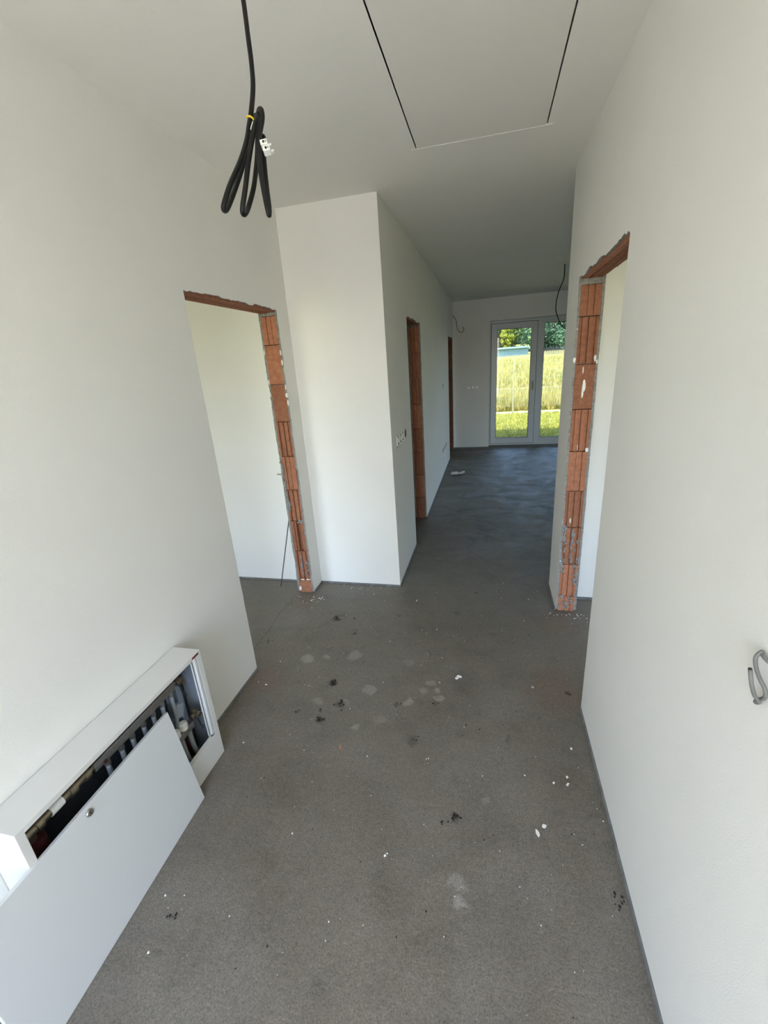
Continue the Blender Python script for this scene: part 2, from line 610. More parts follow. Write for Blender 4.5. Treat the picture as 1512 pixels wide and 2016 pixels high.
def wall_with_doors(name, x0, s, y0, y1, doors, styles, lintel_rows, yc=None, cap=False):
    """wall in the plane x = x0; s = +1/-1 tells where its thickness goes; doors = [(ya, yb, h)]"""
    fn = lambda a, b, d: (x0 + s * d, a, b)
    mb = MB()
    T = 2 * SK + BR
    yf = y0
    yc = y0 if yc is None else yc        # where the core and the far skin begin
    ye_ = y1
    if cap:
        y1 -= SK
    for (d0, d1, seedk) in ((0, SK, 1), (SK + BR, T, 2)):
        y0 = yf if seedk == 1 else yc
        poly, grey = [(y0, 0.012)], []
        for (ya, yb, h) in doors:
            k0 = len(poly)
            poly += jag_line((ya, 0.012), (ya, h + 0.008), 0.03, 0.0010)
            poly += jag_line((ya + 0.004, h + 0.012), (yb - 0.004, h + 0.012), 0.022, 0.0055)
            poly += jag_line((yb, h + 0.008), (yb, 0.012), 0.022, 0.0035)
            grey.append((k0, len(poly) - 1))
        poly += [(y1, 0.012), (y1, HC + 0.02), (y0, HC + 0.02)]
        mb.prism(poly, fn, d0, d1, 0, lambda i: 1 if any(a <= i < b for a, b in grey) else 0)
    y0 = yc
    if cap:
        mb.box(x0, x0 + s * T, y1, ye_, 0.012, HC + 0.02, 0)
    # core
    ys = y0
    bd = 0.12
    for (ya, yb, h) in doors:
        if ya - bd > ys:
            mb.box(x0 + s * SK, x0 + s * (SK + BR), ys, ya - bd, 0.0, h, 2)
        ys = yb + bd
    if y1 > ys:
        mb.box(x0 + s * SK, x0 + s * (SK + BR), ys, y1, 0.0, doors[0][2] if doors else HC, 2)
    if doors:
        mb.box(x0 + s * SK, x0 + s * (SK + BR), y0, y1, doors[0][2] + 0.07, HC + 0.02, 2)
    w = struct(mb, name, [PAINT, PLASTER, CORE])
    for di, (ya, yb, h) in enumerate(doors):
        rows, kinds = styles[di]
        for side in (0, 1):
            ye, dy = (yb, 1) if side == 0 else (ya, -1)
            for j in range(len(rows) - 1):
                zt, zb = rows[j], rows[j + 1]
                kd = kinds[j] if side == 0 else 'fgfgg'[j % 5]
                brick(w, x0, s, ye, dy, zb + 0.0025, zt - 0.0025, kd)
            # mortar bed above the top block, and pointing behind the joints
            mm = MB()
            top = rows[0]
            vs = []
            for i in range(9):
                u = SK + BR * i / 8
                vs.append((u, random.uniform(-0.006, 0.008)))
            poly = [(u, q) for u, q in vs] + [(SK + BR, 0.1), (SK, 0.1)]
            mm.prism(poly, lambda a, b, d: (x0 + s * a, ye + dy * b, d), top, h + 0.002, 0)
            mm.box(x0 + s * SK, x0 + s * (SK + BR), ye + dy * 0.045, ye + dy * 0.11, 0.0, top, 0)
            mo = mm.build('mortar', PLASTER, w)
            mo['kind'] = 'stuff'
        # lintel: long clay beams side by side, each with its ridged underside
        n = lintel_rows
        for k in range(n):
            u0, u1 = SK + BR * k / n + 0.001, SK + BR * (k + 1) / n - 0.001
            lm = MB()
            zz = h + random.uniform(-0.002, 0.003)
            c = [(u0, zz + 0.004), (u0 + 0.004, zz)]
            nr = max(1, int((u1 - u0) / 0.018))
            for i in range(1, nr):
                uu = u0 + (u1 - u0) * i / nr
                c += [(uu - 0.003, zz), (uu, zz + 0.005), (uu + 0.003, zz)]
            c += [(u1 - 0.004, zz), (u1, zz + 0.004), (u1, h + 0.07), (u0, h + 0.07)]
            lm.prism(c, lambda a, b, d: (x0 + s * a, d, b), ya - 0.1195, yb + 0.1195)
            lm.build('lintel', BRICK, w)
    return w


def brick(w, x0, s, ye, dy, zb, zt, kind):
    """one hollow clay block seen end-on in a door jamb"""
    a0, a1 = SK + 0.001, SK + BR - 0.001
    W = a1 - a0
    P = [(a0, 0.0)]

    def groove(c, wd, dp):
        P.extend([(a0 + W * c - wd / 2, 0.0), (a0 + W * c - wd * 0.38, dp), (a0 + W * c + wd * 0.38, dp), (a0 + W * c + wd / 2, 0.0)])
    if kind == 'g':          # two open grooves
        groove(0.12, 0.012, 0.010); groove(0.46, 0.010, 0.012); groove(0.80, 0.014, 0.012)
    elif kind == 't':        # thin scored lines
        groove(0.34, 0.005, 0.006); groove(0.66, 0.006, 0.008)
    elif kind == 'd':        # one deep hollow
        groove(0.42, 0.034, 0.03); groove(0.72, 0.008, 0.008)
    elif kind == 's':        # shallow
        groove(0.36, 0.008, 0.004); groove(0.70, 0.007, 0.009)
    P.append((a1, 0.0))
    P += [(a1, 0.115), (a0, 0.115)]
    off = random.uniform(-0.0015, 0.0025)
    mb = MB()
    mb.prism(P, lambda a, b, d: (x0 + s * a, ye + dy * (b + off), d), zb, zt)
    return mb.build('brick', BRICK, w)


rowsL = [2.004, 1.831, 1.584, 1.334, 1.091, 0.843, 0.602, 0.357, 0.109, 0.0]
kL = ['t', 'f', 'f', 'g', 's', 'g', 'd', 'g', 'f']
rowsR = [1.994, 1.837, 1.591, 1.343, 1.096, 0.849, 0.608, 0.348, 0.113, 0.0]
kR = ['t', 'g', 'f', 'g', 's', 'g', 'g', 'g', 's']
rowsH = [1.99, 1.75, 1.50, 1.25, 1.0, 0.75, 0.50, 0.25, 0.0]
kH = ['g', 's', 'g', 'g', 's', 'g', 't', 'g']

wl = wall_with_doors('wall_left', XL, -1, YF, YP, [(1.868, 2.776, 2.022)], [(rowsL, kL)], 2)
wr = wall_with_doors('wall_right', XR, 1, YF, YE, [(1.837, 2.738, 2.022)], [(rowsR, kR)], 3, cap=True)
wh = wall_with_doors('wall_hallway', XP, -1, YP, YB, [(3.767, 4.510, 2.005), (7.563, 8.43, 2.01)], [(rowsH, kH), (rowsH, kH)], 2, yc=YP + 0.12)

# loose plaster lumps and mortar smears on the jamb blocks
def smears(w, x0, s, ye, spots, mat, name):
    mb = MB()
    for (a, z, ra, rz, dp) in spots:
        c = (x0 + s * a, ye - 0.001, z)
        mb.blob(c, ra, dp, rz, 0.35, 8, 5)
    o = mb.build(name, mat, w)
    o['kind'] = 'stuff'


rnd = random.Random(5)
smears(wr, XR, 1, 2.738, [(0.066, 1.475, 0.009, 0.035, 0.004), (0.060, 1.435, 0.006, 0.03, 0.003), (0.055, 1.56, 0.004, 0.02, 0.003),
                          (0.112, 1.62, 0.007, 0.018, 0.006), (0.122, 1.60, 0.005, 0.012, 0.006), (0.005, 1.615, 0.008, 0.016, 0.005), (0.006, 1.79, 0.006, 0.02, 0.005),
                          (0.110, 1.105, 0.010, 0.014, 0.006), (0.05, 0.655, 0.004, 0.02, 0.004), (0.010, 0.36, 0.007, 0.02, 0.005),
                          (0.058, 1.12, 0.002, 0.02, 0.003)]
       , CHIP, 'plaster_smear')
smears(wr, XR, 1, 2.738, [(0.020 + rnd.uniform(-.012, .012), rnd.uniform(0.28, 0.62), rnd.uniform(.004, .011), rnd.uniform(.008, .025), .006) for _ in range(26)]
       + [(0.072 + rnd.uniform(-.008, .008), rnd.uniform(0.34, 0.60), rnd.uniform(.003, .007), rnd.uniform(.008, .022), .006) for _ in range(18)]
       + [(rnd.uniform(.016, .115), rnd.uniform(0.02, 0.13), rnd.uniform(.004, .012), rnd.uniform(.005, .012), .006) for _ in range(20)]
       + [(rnd.uniform(.09, .115), rnd.uniform(0.10, 0.55), rnd.uniform(.003, .008), rnd.uniform(.008, .02), .005) for _ in range(16)], PLASTER, 'mortar_dabs')
smears(wl, XL, -1, 2.776, [(0.010, 1.78, 0.007, 0.018, 0.006), (0.008, 1.72, 0.006, 0.02, 0.006), (0.006, 1.51, 0.010, 0.016, 0.007), (0.004, 1.46, 0.006, 0.02, 0.006),
                           (0.006, 1.56, .005, .02, .005), (0.124, 1.79, .004, .02, .005), (0.125, 1.52, .005, .016, .005), (0.124, 1.60, .005, .02, .005),
                           (0.112, 0.035, .010, .02, .006), (0.035, 0.115, .02, .005, .006), (0.08, 0.113, .02, .005, .006)], CHIP, 'plaster_smear')
smears(wl, XL, -1, 2.776, [(0.112 + rnd.uniform(-.008, .012), rnd.uniform(0.68, 1.05), rnd.uniform(.004, .012), rnd.uniform(.01, .028), .006) for _ in range(26)]
       + [(0.07 + rnd.uniform(-.008, .008), rnd.uniform(0.15, 0.32), rnd.uniform(.003, .007), rnd.uniform(.008, .022), .006) for _ in range(14)]
       + [(rnd.uniform(.02, .06), rnd.uniform(0.59, 0.61), rnd.uniform(.004, .012), rnd.uniform(.005, .012), .006) for _ in range(8)]
       + [(rnd.uniform(.018, .035), rnd.uniform(0.13, 0.34), rnd.uniform(.003, .006), rnd.uniform(.006, .02), .005) for _ in range(14)], PLASTER, 'mortar_dabs')
tie = MB().box(XL - 0.13, XL - 0.165, 2.768, 2.790, 0.958, 0.964).build('wall_tie', STEEL, wl)

# ------------------------------------------------------------------ the other walls
struct(MB().box(-5, XP - SK, YP, YP + 0.12, 0.012, HC + 0.02), 'wall_pillar', PAINT)
struct(MB().box(XR + 2 * SK + BR, 6, 2.913, YE, 0.012, HC + 0.02), 'wall_partition', PAINT)
WX0, WX1, WZ = 0.0, 1.83, 2.262
mb = MB()
mb.box(-5, WX0, YB, YB + 0.42, 0.004, HC + 0.02)
mb.box(WX1, 6, YB, YB + 0.42, 0.004, HC + 0.02)
mb.box(WX0, WX1, YB, YB + 0.42, WZ, HC + 0.02)
struct(mb, 'wall_back', PAINT)
# entrance wall behind the camera: doorway and two room windows
EX0, EX1, EZ = -1.20, 0.36, 2.35
mb = MB()
y0, y1 = YF - 0.4, YF
mb.box(-4.5, -2.3, y0, y1, 0, 0.50); mb.box(-4.5, -2.3, y0, y1, 2.30, HC + 0.02)
mb.box(-5, -4.5, y0, y1, 0, HC + 0.02)
mb.box(-2.3, EX0, y0, y1, 0, HC + 0.02)
mb.box(EX0, EX1, y0, y1, EZ, HC + 0.02)
mb.box(EX1, 0.95, y0, y1, 0, HC + 0.02)
mb.box(0.95, 3.2, y0, y1, 0, 0.75); mb.box(0.95, 3.2, y0, y1, 2.35, HC + 0.02)
mb.box(3.2, 6, y0, y1, 0, HC + 0.02)
struct(mb, 'wall_front', PAINT)
struct(MB().box(-5.4, -5, YF - 0.4, YB + 0.42, -0.12, HC + 0.25), 'wall_west', PAINT)
mb = MB()
mb.box(6, 6.4, YF - 0.4, 5.7, -0.12, HC + 0.25)
mb.box(6, 6.4, 5.7, 7.3, -0.12, 0.02); mb.box(6, 6.4, 5.7, 7.3, 2.3, HC + 0.25)
mb.box(6, 6.4, 7.3, YB + 0.42, -0.12, HC + 0.25)
struct(mb, 'wall_east', PAINT)
struct(MB().box(-6.2, 7.2, YF - 1.0, YB + 0.95, HC + 0.26, HC + 0.45), 'roof', ROOFM)

portal('portal_entrance', ((EX0 + EX1) / 2, YF - 0.41, EZ / 2), (PI / 2, 0, 0), EX1 - EX0, EZ)
portal('portal_left_room', (-3.4, YF - 0.41, 1.40), (PI / 2, 0, 0), 2.2, 1.8)
portal('portal_right_room', (2.07, YF - 0.41, 1.55), (PI / 2, 0, 0), 2.25, 1.6)
portal('portal_east', (6.41, 6.5, 1.16), (0, PI / 2, 0), 2.28, 1.6)
portal('portal_back', (0.915, YB + 0.43, 1.13), (-PI / 2, 0, 0), 1.83, 2.26)

# strips of edge insulation left standing along the wall feet
def strip(name, x0, x1, y0, y1, h):
    struct(MB().box(x0, x1, y0, y1, 0.0, h), name, FOAM)


strip('baseboard_left', XL, XL + 0.006, YF, 1.866, 0.014)
strip('baseboard_left', XL, XL + 0.006, 2.782, YP, 0.016)
strip('baseboard_right', XR - 0.007, XR, YF, 1.834, 0.016)
strip('baseboard_right', XR - 0.006, XR, 2.742, YE, 0.012)
strip('baseboard_pillar', XL + 0.006, XP, YP - 0.007, YP, 0.014)
strip('baseboard_hallway', XP, XP + 0.006, YP - 0.007, 3.765, 0.014)
strip('baseboard_hallway', XP, XP + 0.006, 4.514, 7.56, 0.014)
strip('baseboard_back', XP, WX0, YB - 0.006, YB, 0.012)
strip('baseboard_partition', XR + 0.14, 3, 2.905, 2.913, 0.016)
strip('baseboard_left_room', -5, XL - 0.14, YP - 0.006, YP, 0.012)

# ------------------------------------------------------------------ attic hatch in the ceiling
h_ = empty('attic_hatch', ((HX0 + HX1) / 2, (HY0 + HY1) / 2, HC), 'white attic hatch set flush in the ceiling, dark gap down both long sides', 'hatch')
bevel(MB().box(HX0, HX1, HY0, HY1, HC - 0.004, HC + 0.03).build('leaf', HATCH_M, h_), 0.0015)
MB().box(HX0 - g, HX1 + g, HY0 - g, HY1 + 0.003, HC + 0.06, HC + 0.08).build('frame_box', BLACKP, h_)
rim = MB()
rim.box(HX0 - 0.033, HX0 - g, HY0 - 0.03, HY1 + 0.004, HC - 0.0022, HC + 0.01)
rim.box(HX1 + g, HX1 + 0.033, HY0 - 0.03, HY1 + 0.004, HC - 0.0022, HC + 0.01)
rim.box(HX0 - 0.033, HX1 + 0.033, HY0 - 0.035, HY0 - g, HC - 0.0022, HC + 0.01)
ro = rim.build('edge_trim', PAINT_C, h_)
cm = MB()
pts = [(HX0 - 0.03 + (HX1 - HX0 + 0.055) * i / 24, HY1 + 0.005 + random.uniform(-.001, .001), HC - 0.001) for i in range(25)]
cm.tube(pts, [random.uniform(0.003, 0.0055) for _ in pts], 6)
cm.blob((HX1 + 0.02, HY1 + 0.003, HC - 0.001), 0.018, 0.006, 0.004, 0.3)
cm.build('filler_bead', CHIP, h_, smooth=True)

# ------------------------------------------------------------------ heating manifold cabinet
CX, CY0, CY1, CZ = -1.19, 0.530, 1.312, 0.568
OY0, OY1, OZ0, OZ1 = 0.552, 1.264, 0.137, 0.551
cab = empty('manifold_cabinet', ((XL + CX) / 2, (CY0 + CY1) / 2, 0), 'open white sheet-metal heating manifold cabinet standing against the left wall', 'cabinet')
t = 0.0018
b1 = MB()
b1.box(XL + 0.002, CX, CY0, CY1, CZ - t, CZ)
b1.box(XL + 0.002, CX, CY0, CY0 + t, 0.001, CZ - t)
b1.box(XL + 0.002, CX, CY1 - t, CY1, 0.001, CZ - t)
bevel(b1.build('casing', CASING, cab), 0.0012)
MB().box(XL + 0.002, XL + 0.004, CY0 + t, CY1 - t, 0.001, CZ - t).build('back_plate', SHADED_BACK, cab)
MB().box(XL + 0.004, CX - 0.004, CY1 - t - 0.002, CY1 - t, 0.001, CZ - t - 0.001).build('side_lining', SHEET_IN, cab)
f = MB()
fx = CX + 0.0015
f.box(CX - 0.001, fx, CY0, OY0, 0.001, CZ)
f.box(CX - 0.001, fx, OY1 + 0.02, CY1, 0.001, CZ)
f.box(CX - 0.001, fx, OY0, OY1 + 0.02, 0.001, OZ0)
f.box(CX - 0.001, fx, OY0, OY1 + 0.02, OZ1, CZ)
f.box(CX - 0.014, CX - 0.001, OY0, OY0 + t, OZ0, OZ1)
f.box(CX - 0.014, CX - 0.001, OY0, OY1, OZ0, OZ0 + t)
f.box(CX - 0.014, CX - 0.001, OY0, OY1, OZ1 - t, OZ1)
bevel(f.build('front_frame', CASING, cab), 0.0008)
ch = MB()   # stepped rebate along the right edge of the opening
ch.box(CX - 0.012, CX - 0.010, OY1, OY1 + 0.012, OZ0, OZ1)
ch.box(CX - 0.006, CX - 0.004, OY1 + 0.012, OY1 + 0.021, OZ0, OZ1)
ch.box(CX - 0.012, CX - 0.004, OY1 + 0.011, OY1 + 0.013, OZ0, OZ1)
ch.box(CX - 0.020, CX - 0.010, OY1, OY1 + t, OZ0, OZ1)
ch.build('rebate', SHEET, cab)
bk = MB()
bk.box(XL + 0.02, XL + 0.032, 1.235, 1.26, 0.03, CZ - 0.03)
bk.box(XL + 0.004, XL + 0.006, 1.20, 1.29, 0.03, CZ - 0.03)
bk.build('mounting_rail', SHEET_IN, cab)
MB().box(CX - 0.001, CX + 0.0022, 1.258, 1.298, 0.5555, 0.5645).build('name_tag', REDTAG, cab)
MB().box(CX, CX + 0.0026, 1.261, 1.295, 0.5578, 0.5622).build('tag_print', BLACKP, cab)

mf = empty('heating_manifold', (-1.255, 0.92, 0.2), 'brass and steel underfloor heating manifold with grey pipes inside the white cabinet', 'manifold')
MX = -1.255
ub = MB()
ub.box(MX - 0.016, MX + 0.016, 0.80, 1.19, 0.462, 0.496)
bevel(ub.build('flow_bar', STEEL, mf), 0.003)
lb = MB()
lb.box(MX - 0.010, MX + 0.022, 0.80, 1.23, 0.225, 0.256)
bevel(lb.build('return_bar', STEEL, mf), 0.003)
zc = 0.478
for (a, b_, r) in ((0.575, 0.605, 0.017), (0.605, 0.625, 0.022), (0.625, 0.650, 0.015), (0.690, 0.712, 0.017), (0.712, 0.735, 0.022), (0.735, 0.765, 0.015), (0.765, 0.785, 0.020), (0.785, 0.802, 0.013)):
    MB().tube([(MX, a, zc), (MX, b_, zc)], r, 12).build('brass_fitting', BRASS, mf, smooth='auto')
MB().tube([(MX, 0.590, zc), (MX, 0.590, zc - 0.09)], 0.013, 10).build('brass_fitting', BRASS, mf, smooth='auto')
MB().tube([(MX, 0.650, zc), (MX, 0.690, zc)], 0.0185, 14).build('white_sleeve', WHITEPLASTIC, mf, smooth='auto')
MB().tube([(MX, 0.600, zc - 0.03), (MX, 0.600, zc - 0.10)], 0.024, 12).build('pump_body', RED, mf, smooth='auto')
MB().tube([(MX + 0.002, 0.838, 0.468), (MX + 0.020, 0.838, 0.468)], 0.007, 10).build('red_cap', RED, mf, smooth='auto')
for i, yy in enumerate((0.85, 0.91, 0.96, 1.015, 1.065, 1.115, 1.168)):
    st = MB()
    st.tube([(MX + 0.004, yy, 0.464), (MX + 0.004, yy, 0.440)], 0.011, 10)
    st.build('pipe_nut', STEEL, mf, smooth='auto')
    pp = MB()
    yend = yy + 0.005
    pp.tube(catmull([(MX + 0.004, yy, 0.442), (MX + 0.0, yy + 0.002, 0.33), (MX - 0.024, yend, 0.22), (MX - 0.03, yend, 0.006)], 6), 0.0085, 10)
    pp.build('grey_pipe', GREYPIPE, mf, smooth=True)
for yy in (0.85, 0.91, 0.96, 1.015, 1.065, 1.137, 1.184):
    cp = MB()
    cp.tube([(MX + 0.006, yy, 0.256), (MX + 0.006, yy, 0.282)], 0.019, 16)
    cp.tube([(MX + 0.006, yy, 0.282), (MX + 0.006, yy, 0.288)], [0.019, 0.012], 16)
    cp.build('white_cap', WHITEPLASTIC, mf, smooth='auto')
    pp = MB()
    pp.tube(catmull([(MX + 0.006, yy + 0.02, 0.226), (MX + 0.008, yy + 0.025, 0.14), (MX + 0.004, yy + 0.045, 0.07), (MX - 0.01, yy + 0.10, 0.035)], 6), 0.0105, 10)
    pp.build('grey_pipe', GREYPIPE, mf, smooth=True)
for (yy, zz, dx) in ((1.215, 0.474, 0.0), (1.252, 0.268, 0.012)):
    vb = MB()
    x = MX + dx
    vb.tube([(x, yy - 0.024, zz), (x, yy + 0.03, zz)], 0.011, 10)
    vb.tube([(x, yy - 0.008, zz), (x, yy + 0.008, zz)], 0.017, 6)
    vb.tube([(x - 0.012, yy, zz + 0.014), (x + 0.026, yy, zz + 0.014)], 0.008, 8)
    vb.tube([(x + 0.004, yy + 0.012, zz - 0.008), (x + 0.030, yy + 0.012, zz - 0.008)], 0.010, 8)
    vb.tube([(x, yy, zz), (x, yy, zz + 0.032)], 0.008, 8)
    vb.build('valve', BRASS, mf, smooth='auto')
    hd = MB()
    hd.tube(catmull([(x + 0.020, yy - 0.022, zz + 0.012), (x + 0.026, yy - 0.012, zz - 0.012), (x + 0.026, yy - 0.006, zz - 0.045), (x + 0.026, yy + 0.002, zz - 0.062)], 4), 0.0035, 6)
    ring = [(x + 0.026, yy + 0.004 + 0.006 * math.sin(w), zz - 0.068 + 0.006 * math.cos(w)) for w in np.linspace(0, 2 * PI, 11)]
    hd.tube(ring, 0.002, 5, caps=False)
    hd.build('valve_handle', BLACKP, mf, smooth=True)
rp = MB()
rp.tube(catmull([(MX - 0.02, 1.205, 0.19), (MX - 0.03, 1.215, 0.13), (MX - 0.03, 1.235, 0.05)], 5), 0.012, 10)
rp.build('red_pipe', RED, mf, smooth=True)
bx = MB()
bx.obox((MX - 0.02, 1.205, 0.33), (0.012, 0, 0), (0, 0.018, -0.008), (0, 0.008, 0.03))
bx.build('thermostat_body', SHEET_IN, mf)

# loose cover panel leaning on the cabinet
A = Vector((-1.139, 1.089, 0.0005)); B = Vector((-1.114, 0.345, 0.0005))
upv = (Vector((-1.199, 1.086, 0.445)) - A)
wv_ = (B - A)
nv = upv.cross(wv_).normalized()
if nv.x < 0:
    nv = -nv
pan = empty('cover_panel', tuple((A + B) / 2), 'loose white metal cover panel leaning upright against the front of the heating cabinet', 'panel')
thk = 0.014
pm = MB()
c = (A + wv_ / 2 + upv / 2) - nv * thk / 2
pm.obox(c, wv_ / 2, upv / 2, nv * thk / 2)
bevel(pm.build('sheet', SHEET, pan), 0.0015)
# the lock
lk = A + wv_ * (1 - (0.715 - 0.345) / 0.744) + upv * 0.915
lk = A + wv_ * 0.512 + upv * 0.945
lm = MB()
lm.tube([lk - nv * 0.004, lk + nv * 0.002], 0.0125, 20)
lm.tube([lk + nv * 0.002, lk + nv * 0.0055], [0.0125, 0.0095], 20)
lo = lm.build('lock', STEEL, pan, smooth='auto')
km = MB()
uu, ww = upv.normalized(), wv_.normalized()
km.obox(lk + nv * 0.0055, ww * 0.0012, uu * 0.005, nv * 0.0004)
km.build('keyhole', BLACKP, lo)


# ------------------------------------------------------------------ coiled black cable hanging from the ceiling
def ray(u, v, t):
    q = fw + r2 * ((u - 754.94) / 847.29) - u2 * ((v - 1008.1) / 847.29)
    return Vector((0, 0, 1.667)) + q * t


D0 = 0.97
cb = [ray(478, 0, D0)]
cab_top = Vector((cb[0].x - 0.012, cb[0].y, HC + 0.004))
base = [cab_top, cab_top.lerp(cb[0], 0.55) + Vector((0.003, 0, 0))]
P2 = [(478, 0, .97), (487, 70, .97), (494, 125, .97), (497, 170, .97), (494, 215, .97), (489, 250, .965), (484, 280, .955), (472, 318, .94), (453, 362, .925), (442, 395, .92), (439, 411, .925),
      (444, 414, .94), (452, 398, .96), (466, 360, .985), (480, 315, 1.0), (489, 270, 1.0), (497, 240, .99), (503, 228, .97), (502, 240, .95), (496, 270, .945), (488, 320, .94), (482, 370, .935), (477, 405, .94), (477, 420, .95), (482, 421, .965), (489, 405, .985), (499, 365, 1.0), (505, 310, 1.01), (506, 260, 1.005),
      (507, 228, .99), (510, 216, .975), (514, 218, .96), (515, 235, .955), (510, 265, .95), (508, 300, .945), (513, 345, .94), (521, 390, .94), (527, 418, .945), (529, 423, .955), (529, 410, .965), (524, 370, .975), (519, 320, .975), (517, 290, .972), (517, 270, .968), (519, 278, .962)]
path = base + [ray(u, v, t) for u, v, t in P2]
hc = empty('ceiling_cable', tuple(cab_top), 'thick black electric cable hanging from the ceiling, its end coiled into long loops', 'cable')
MB().tube(catmull(path, 7), 0.0055, 10).build('sheath', BLACKCABLE, hc, smooth=True)
tp = [ray(u, v, t) for u, v, t in [(484, 231, .955), (487, 229, .945), (493, 230, .94), (498, 235, .945), (499, 241, .95), (496, 246, .945)]]
MB().tube(catmull(tp, 5), 0.0021, 6).build('yellow_tie', YELLOW, hc, smooth=True)
MB().tube([ray(497, 240, .945), ray(494, 250, .945), ray(493, 255, .95)], 0.0016, 6).build('bare_wire', CLEAR, hc)
for (u, v) in ((519.5, 284.5), (524.5, 296.5)):
    cc = ray(u, v, .95)
    ax = (r2 * 0.97 + u2 * 0.24).normalized()
    ay = fw.cross(ax).normalized()
    tm = MB()
    tm.obox(cc, ax * 0.0078, ay * 0.0058, fw * 0.008)
    to = bevel(tm.build('terminal', WHITEPLASTIC, hc), 0.001)
    hm = MB()
    hm.obox(cc - fw * 0.008 - ax * 0.0005, ax * 0.0022, ay * 0.0028, fw * 0.0004)
    hm.obox(cc - fw * 0.008 + ax * 0.0042, ax * 0.0007, ay * 0.0026, fw * 0.0004)
    hm.build('terminal_hole', BLACKP, to)
    lv = MB()
    lv.obox(cc + ax * 0.0115 + ay * 0.0015 + fw * 0.004, ax * 0.0032, ay * 0.0024, fw * 0.003)
    lv.build('clear_lever', CLEAR, to)

# ------------------------------------------------------------------ grey cable coil on the right wall
gc = empty('wall_cable', (XR, 0.70, 1.1), 'grey cable end curling in loops out of the near right wall', 'cable')
x = XR
gp = [(x + 0.01, 0.66, 1.15), (x - 0.02, 0.685, 1.16), (x - 0.03, 0.705, 1.175), (x - 0.032, 0.730, 1.178), (x - 0.03, 0.752, 1.160), (x - 0.028, 0.752, 1.132), (x - 0.026, 0.733, 1.105), (x - 0.024, 0.70, 1.085), (x - 0.016, 0.668, 1.08),
      (x - 0.012, 0.672, 1.068), (x - 0.014, 0.70, 1.058), (x - 0.02, 0.722, 1.062), (x - 0.027, 0.742, 1.075), (x - 0.03, 0.757, 1.10), (x - 0.032, 0.762, 1.127)]
gp = [ray(1530, 1330, .70), ray(1522, 1300, .71), ray(1510, 1286, .72), ray(1497, 1284, .722), ray(1487, 1294, .725), ray(1487, 1312, .722), ray(1494, 1335, .715), ray(1505, 1358, .708), ray(1520, 1375, .712),
      ray(1521, 1382, .730), ray(1506, 1385, .735), ray(1494, 1382, .728), ray(1485, 1370, .720), ray(1479, 1348, .716), ray(1476, 1318, .714)]
gp = [Vector((min(p.x, XR - 0.006), p.y, p.z)) for p in gp]
gp[0] = Vector((XR + 0.02, gp[0].y - 0.02, gp[0].z))
MB().tube(catmull(gp, 6), 0.0033, 9).build('sheath', GREYCABLE, gc, smooth=True)
MB().tube([gp[-1], gp[-1] + (gp[-1] - gp[-2]).normalized() * 0.0022], 0.0029, 9).build('cut_end', BLACKP, gc)

# ------------------------------------------------------------------ switches and boxes on the hallway wall
sw = empty('light_switch', (XP, 3.254, 1.12), 'white triple light switch frame without rockers on the hallway wall', 'switch')
fm = MB()
sy0, sy1, sz0, sz1 = 3.113, 3.396, 1.075, 1.165
fm.box(XP, XP + 0.009, sy0, sy1, sz0, sz0 + 0.010)
fm.box(XP, XP + 0.009, sy0, sy1, sz1 - 0.010, sz1)
for k in range(4):
    yy = sy0 + (sy1 - sy0 - 0.012) * k / 3
    fm.box(XP, XP + 0.009, yy, yy + 0.012, sz0, sz1)
bevel(fm.build('frame', WHITEPLASTIC, sw), 0.001)
for k in range(3):
    yc = sy0 + 0.047 + 0.0905 * k
    mm = MB()
    mm.box(XP - 0.001, XP + 0.0015, yc - 0.032, yc + 0.032, sz0 + 0.012, sz1 - 0.012)
    mo = mm.build('support_plate', PLATE, sw)
    kk = MB()
    kk.box(XP + 0.0015, XP + 0.009, yc - 0.016, yc + 0.016, 1.105, 1.140)
    kk.build('mechanism', WHITEPLASTIC, mo)
    k2 = MB()
    k2.box(XP + 0.0015, XP + 0.003, yc - 0.028, yc + 0.028, 1.088, 1.098)
    k2.box(XP + 0.0015, XP + 0.003, yc - 0.028, yc - 0.020, 1.10, 1.148)
    k2.build('slot', BLACKP, mo)


def wall_box(name, p, normal, label, cat, open_=True, group=None, r=0.034):
    e = empty(name, p, label, cat, group)
    p = Vector(p); n = Vector(normal)
    ring = MB()
    a = n.orthogonal().normalized(); b = n.cross(a)
    N_ = 20
    vs, fs = [], []
    for (rr, dd) in ((r, 0.0), (r, 0.002), (r - 0.004, 0.002), (r - 0.004, 0.0004)):
        for k in range(N_):
            w = 2 * PI * k / N_
            vs.append(p + n * dd + a * rr * math.cos(w) + b * rr * math.sin(w))
    for i in range(3):
        for k in range(N_):
            fs.append((i * N_ + k, i * N_ + (k + 1) % N_, (i + 1) * N_ + (k + 1) % N_, (i + 1) * N_ + k))
    ring.add(vs, fs)
    ring.build('rim', BLACKP if open_ else WHITEPLASTIC, e, smooth='auto')
    cup = MB()
    cup.tube([p + n * 0.0003, p + n * 0.0008], r - 0.0035, N_)
    cup.build('box_inside', BLACKP if open_ else WHITEPLASTIC, e)
    return e


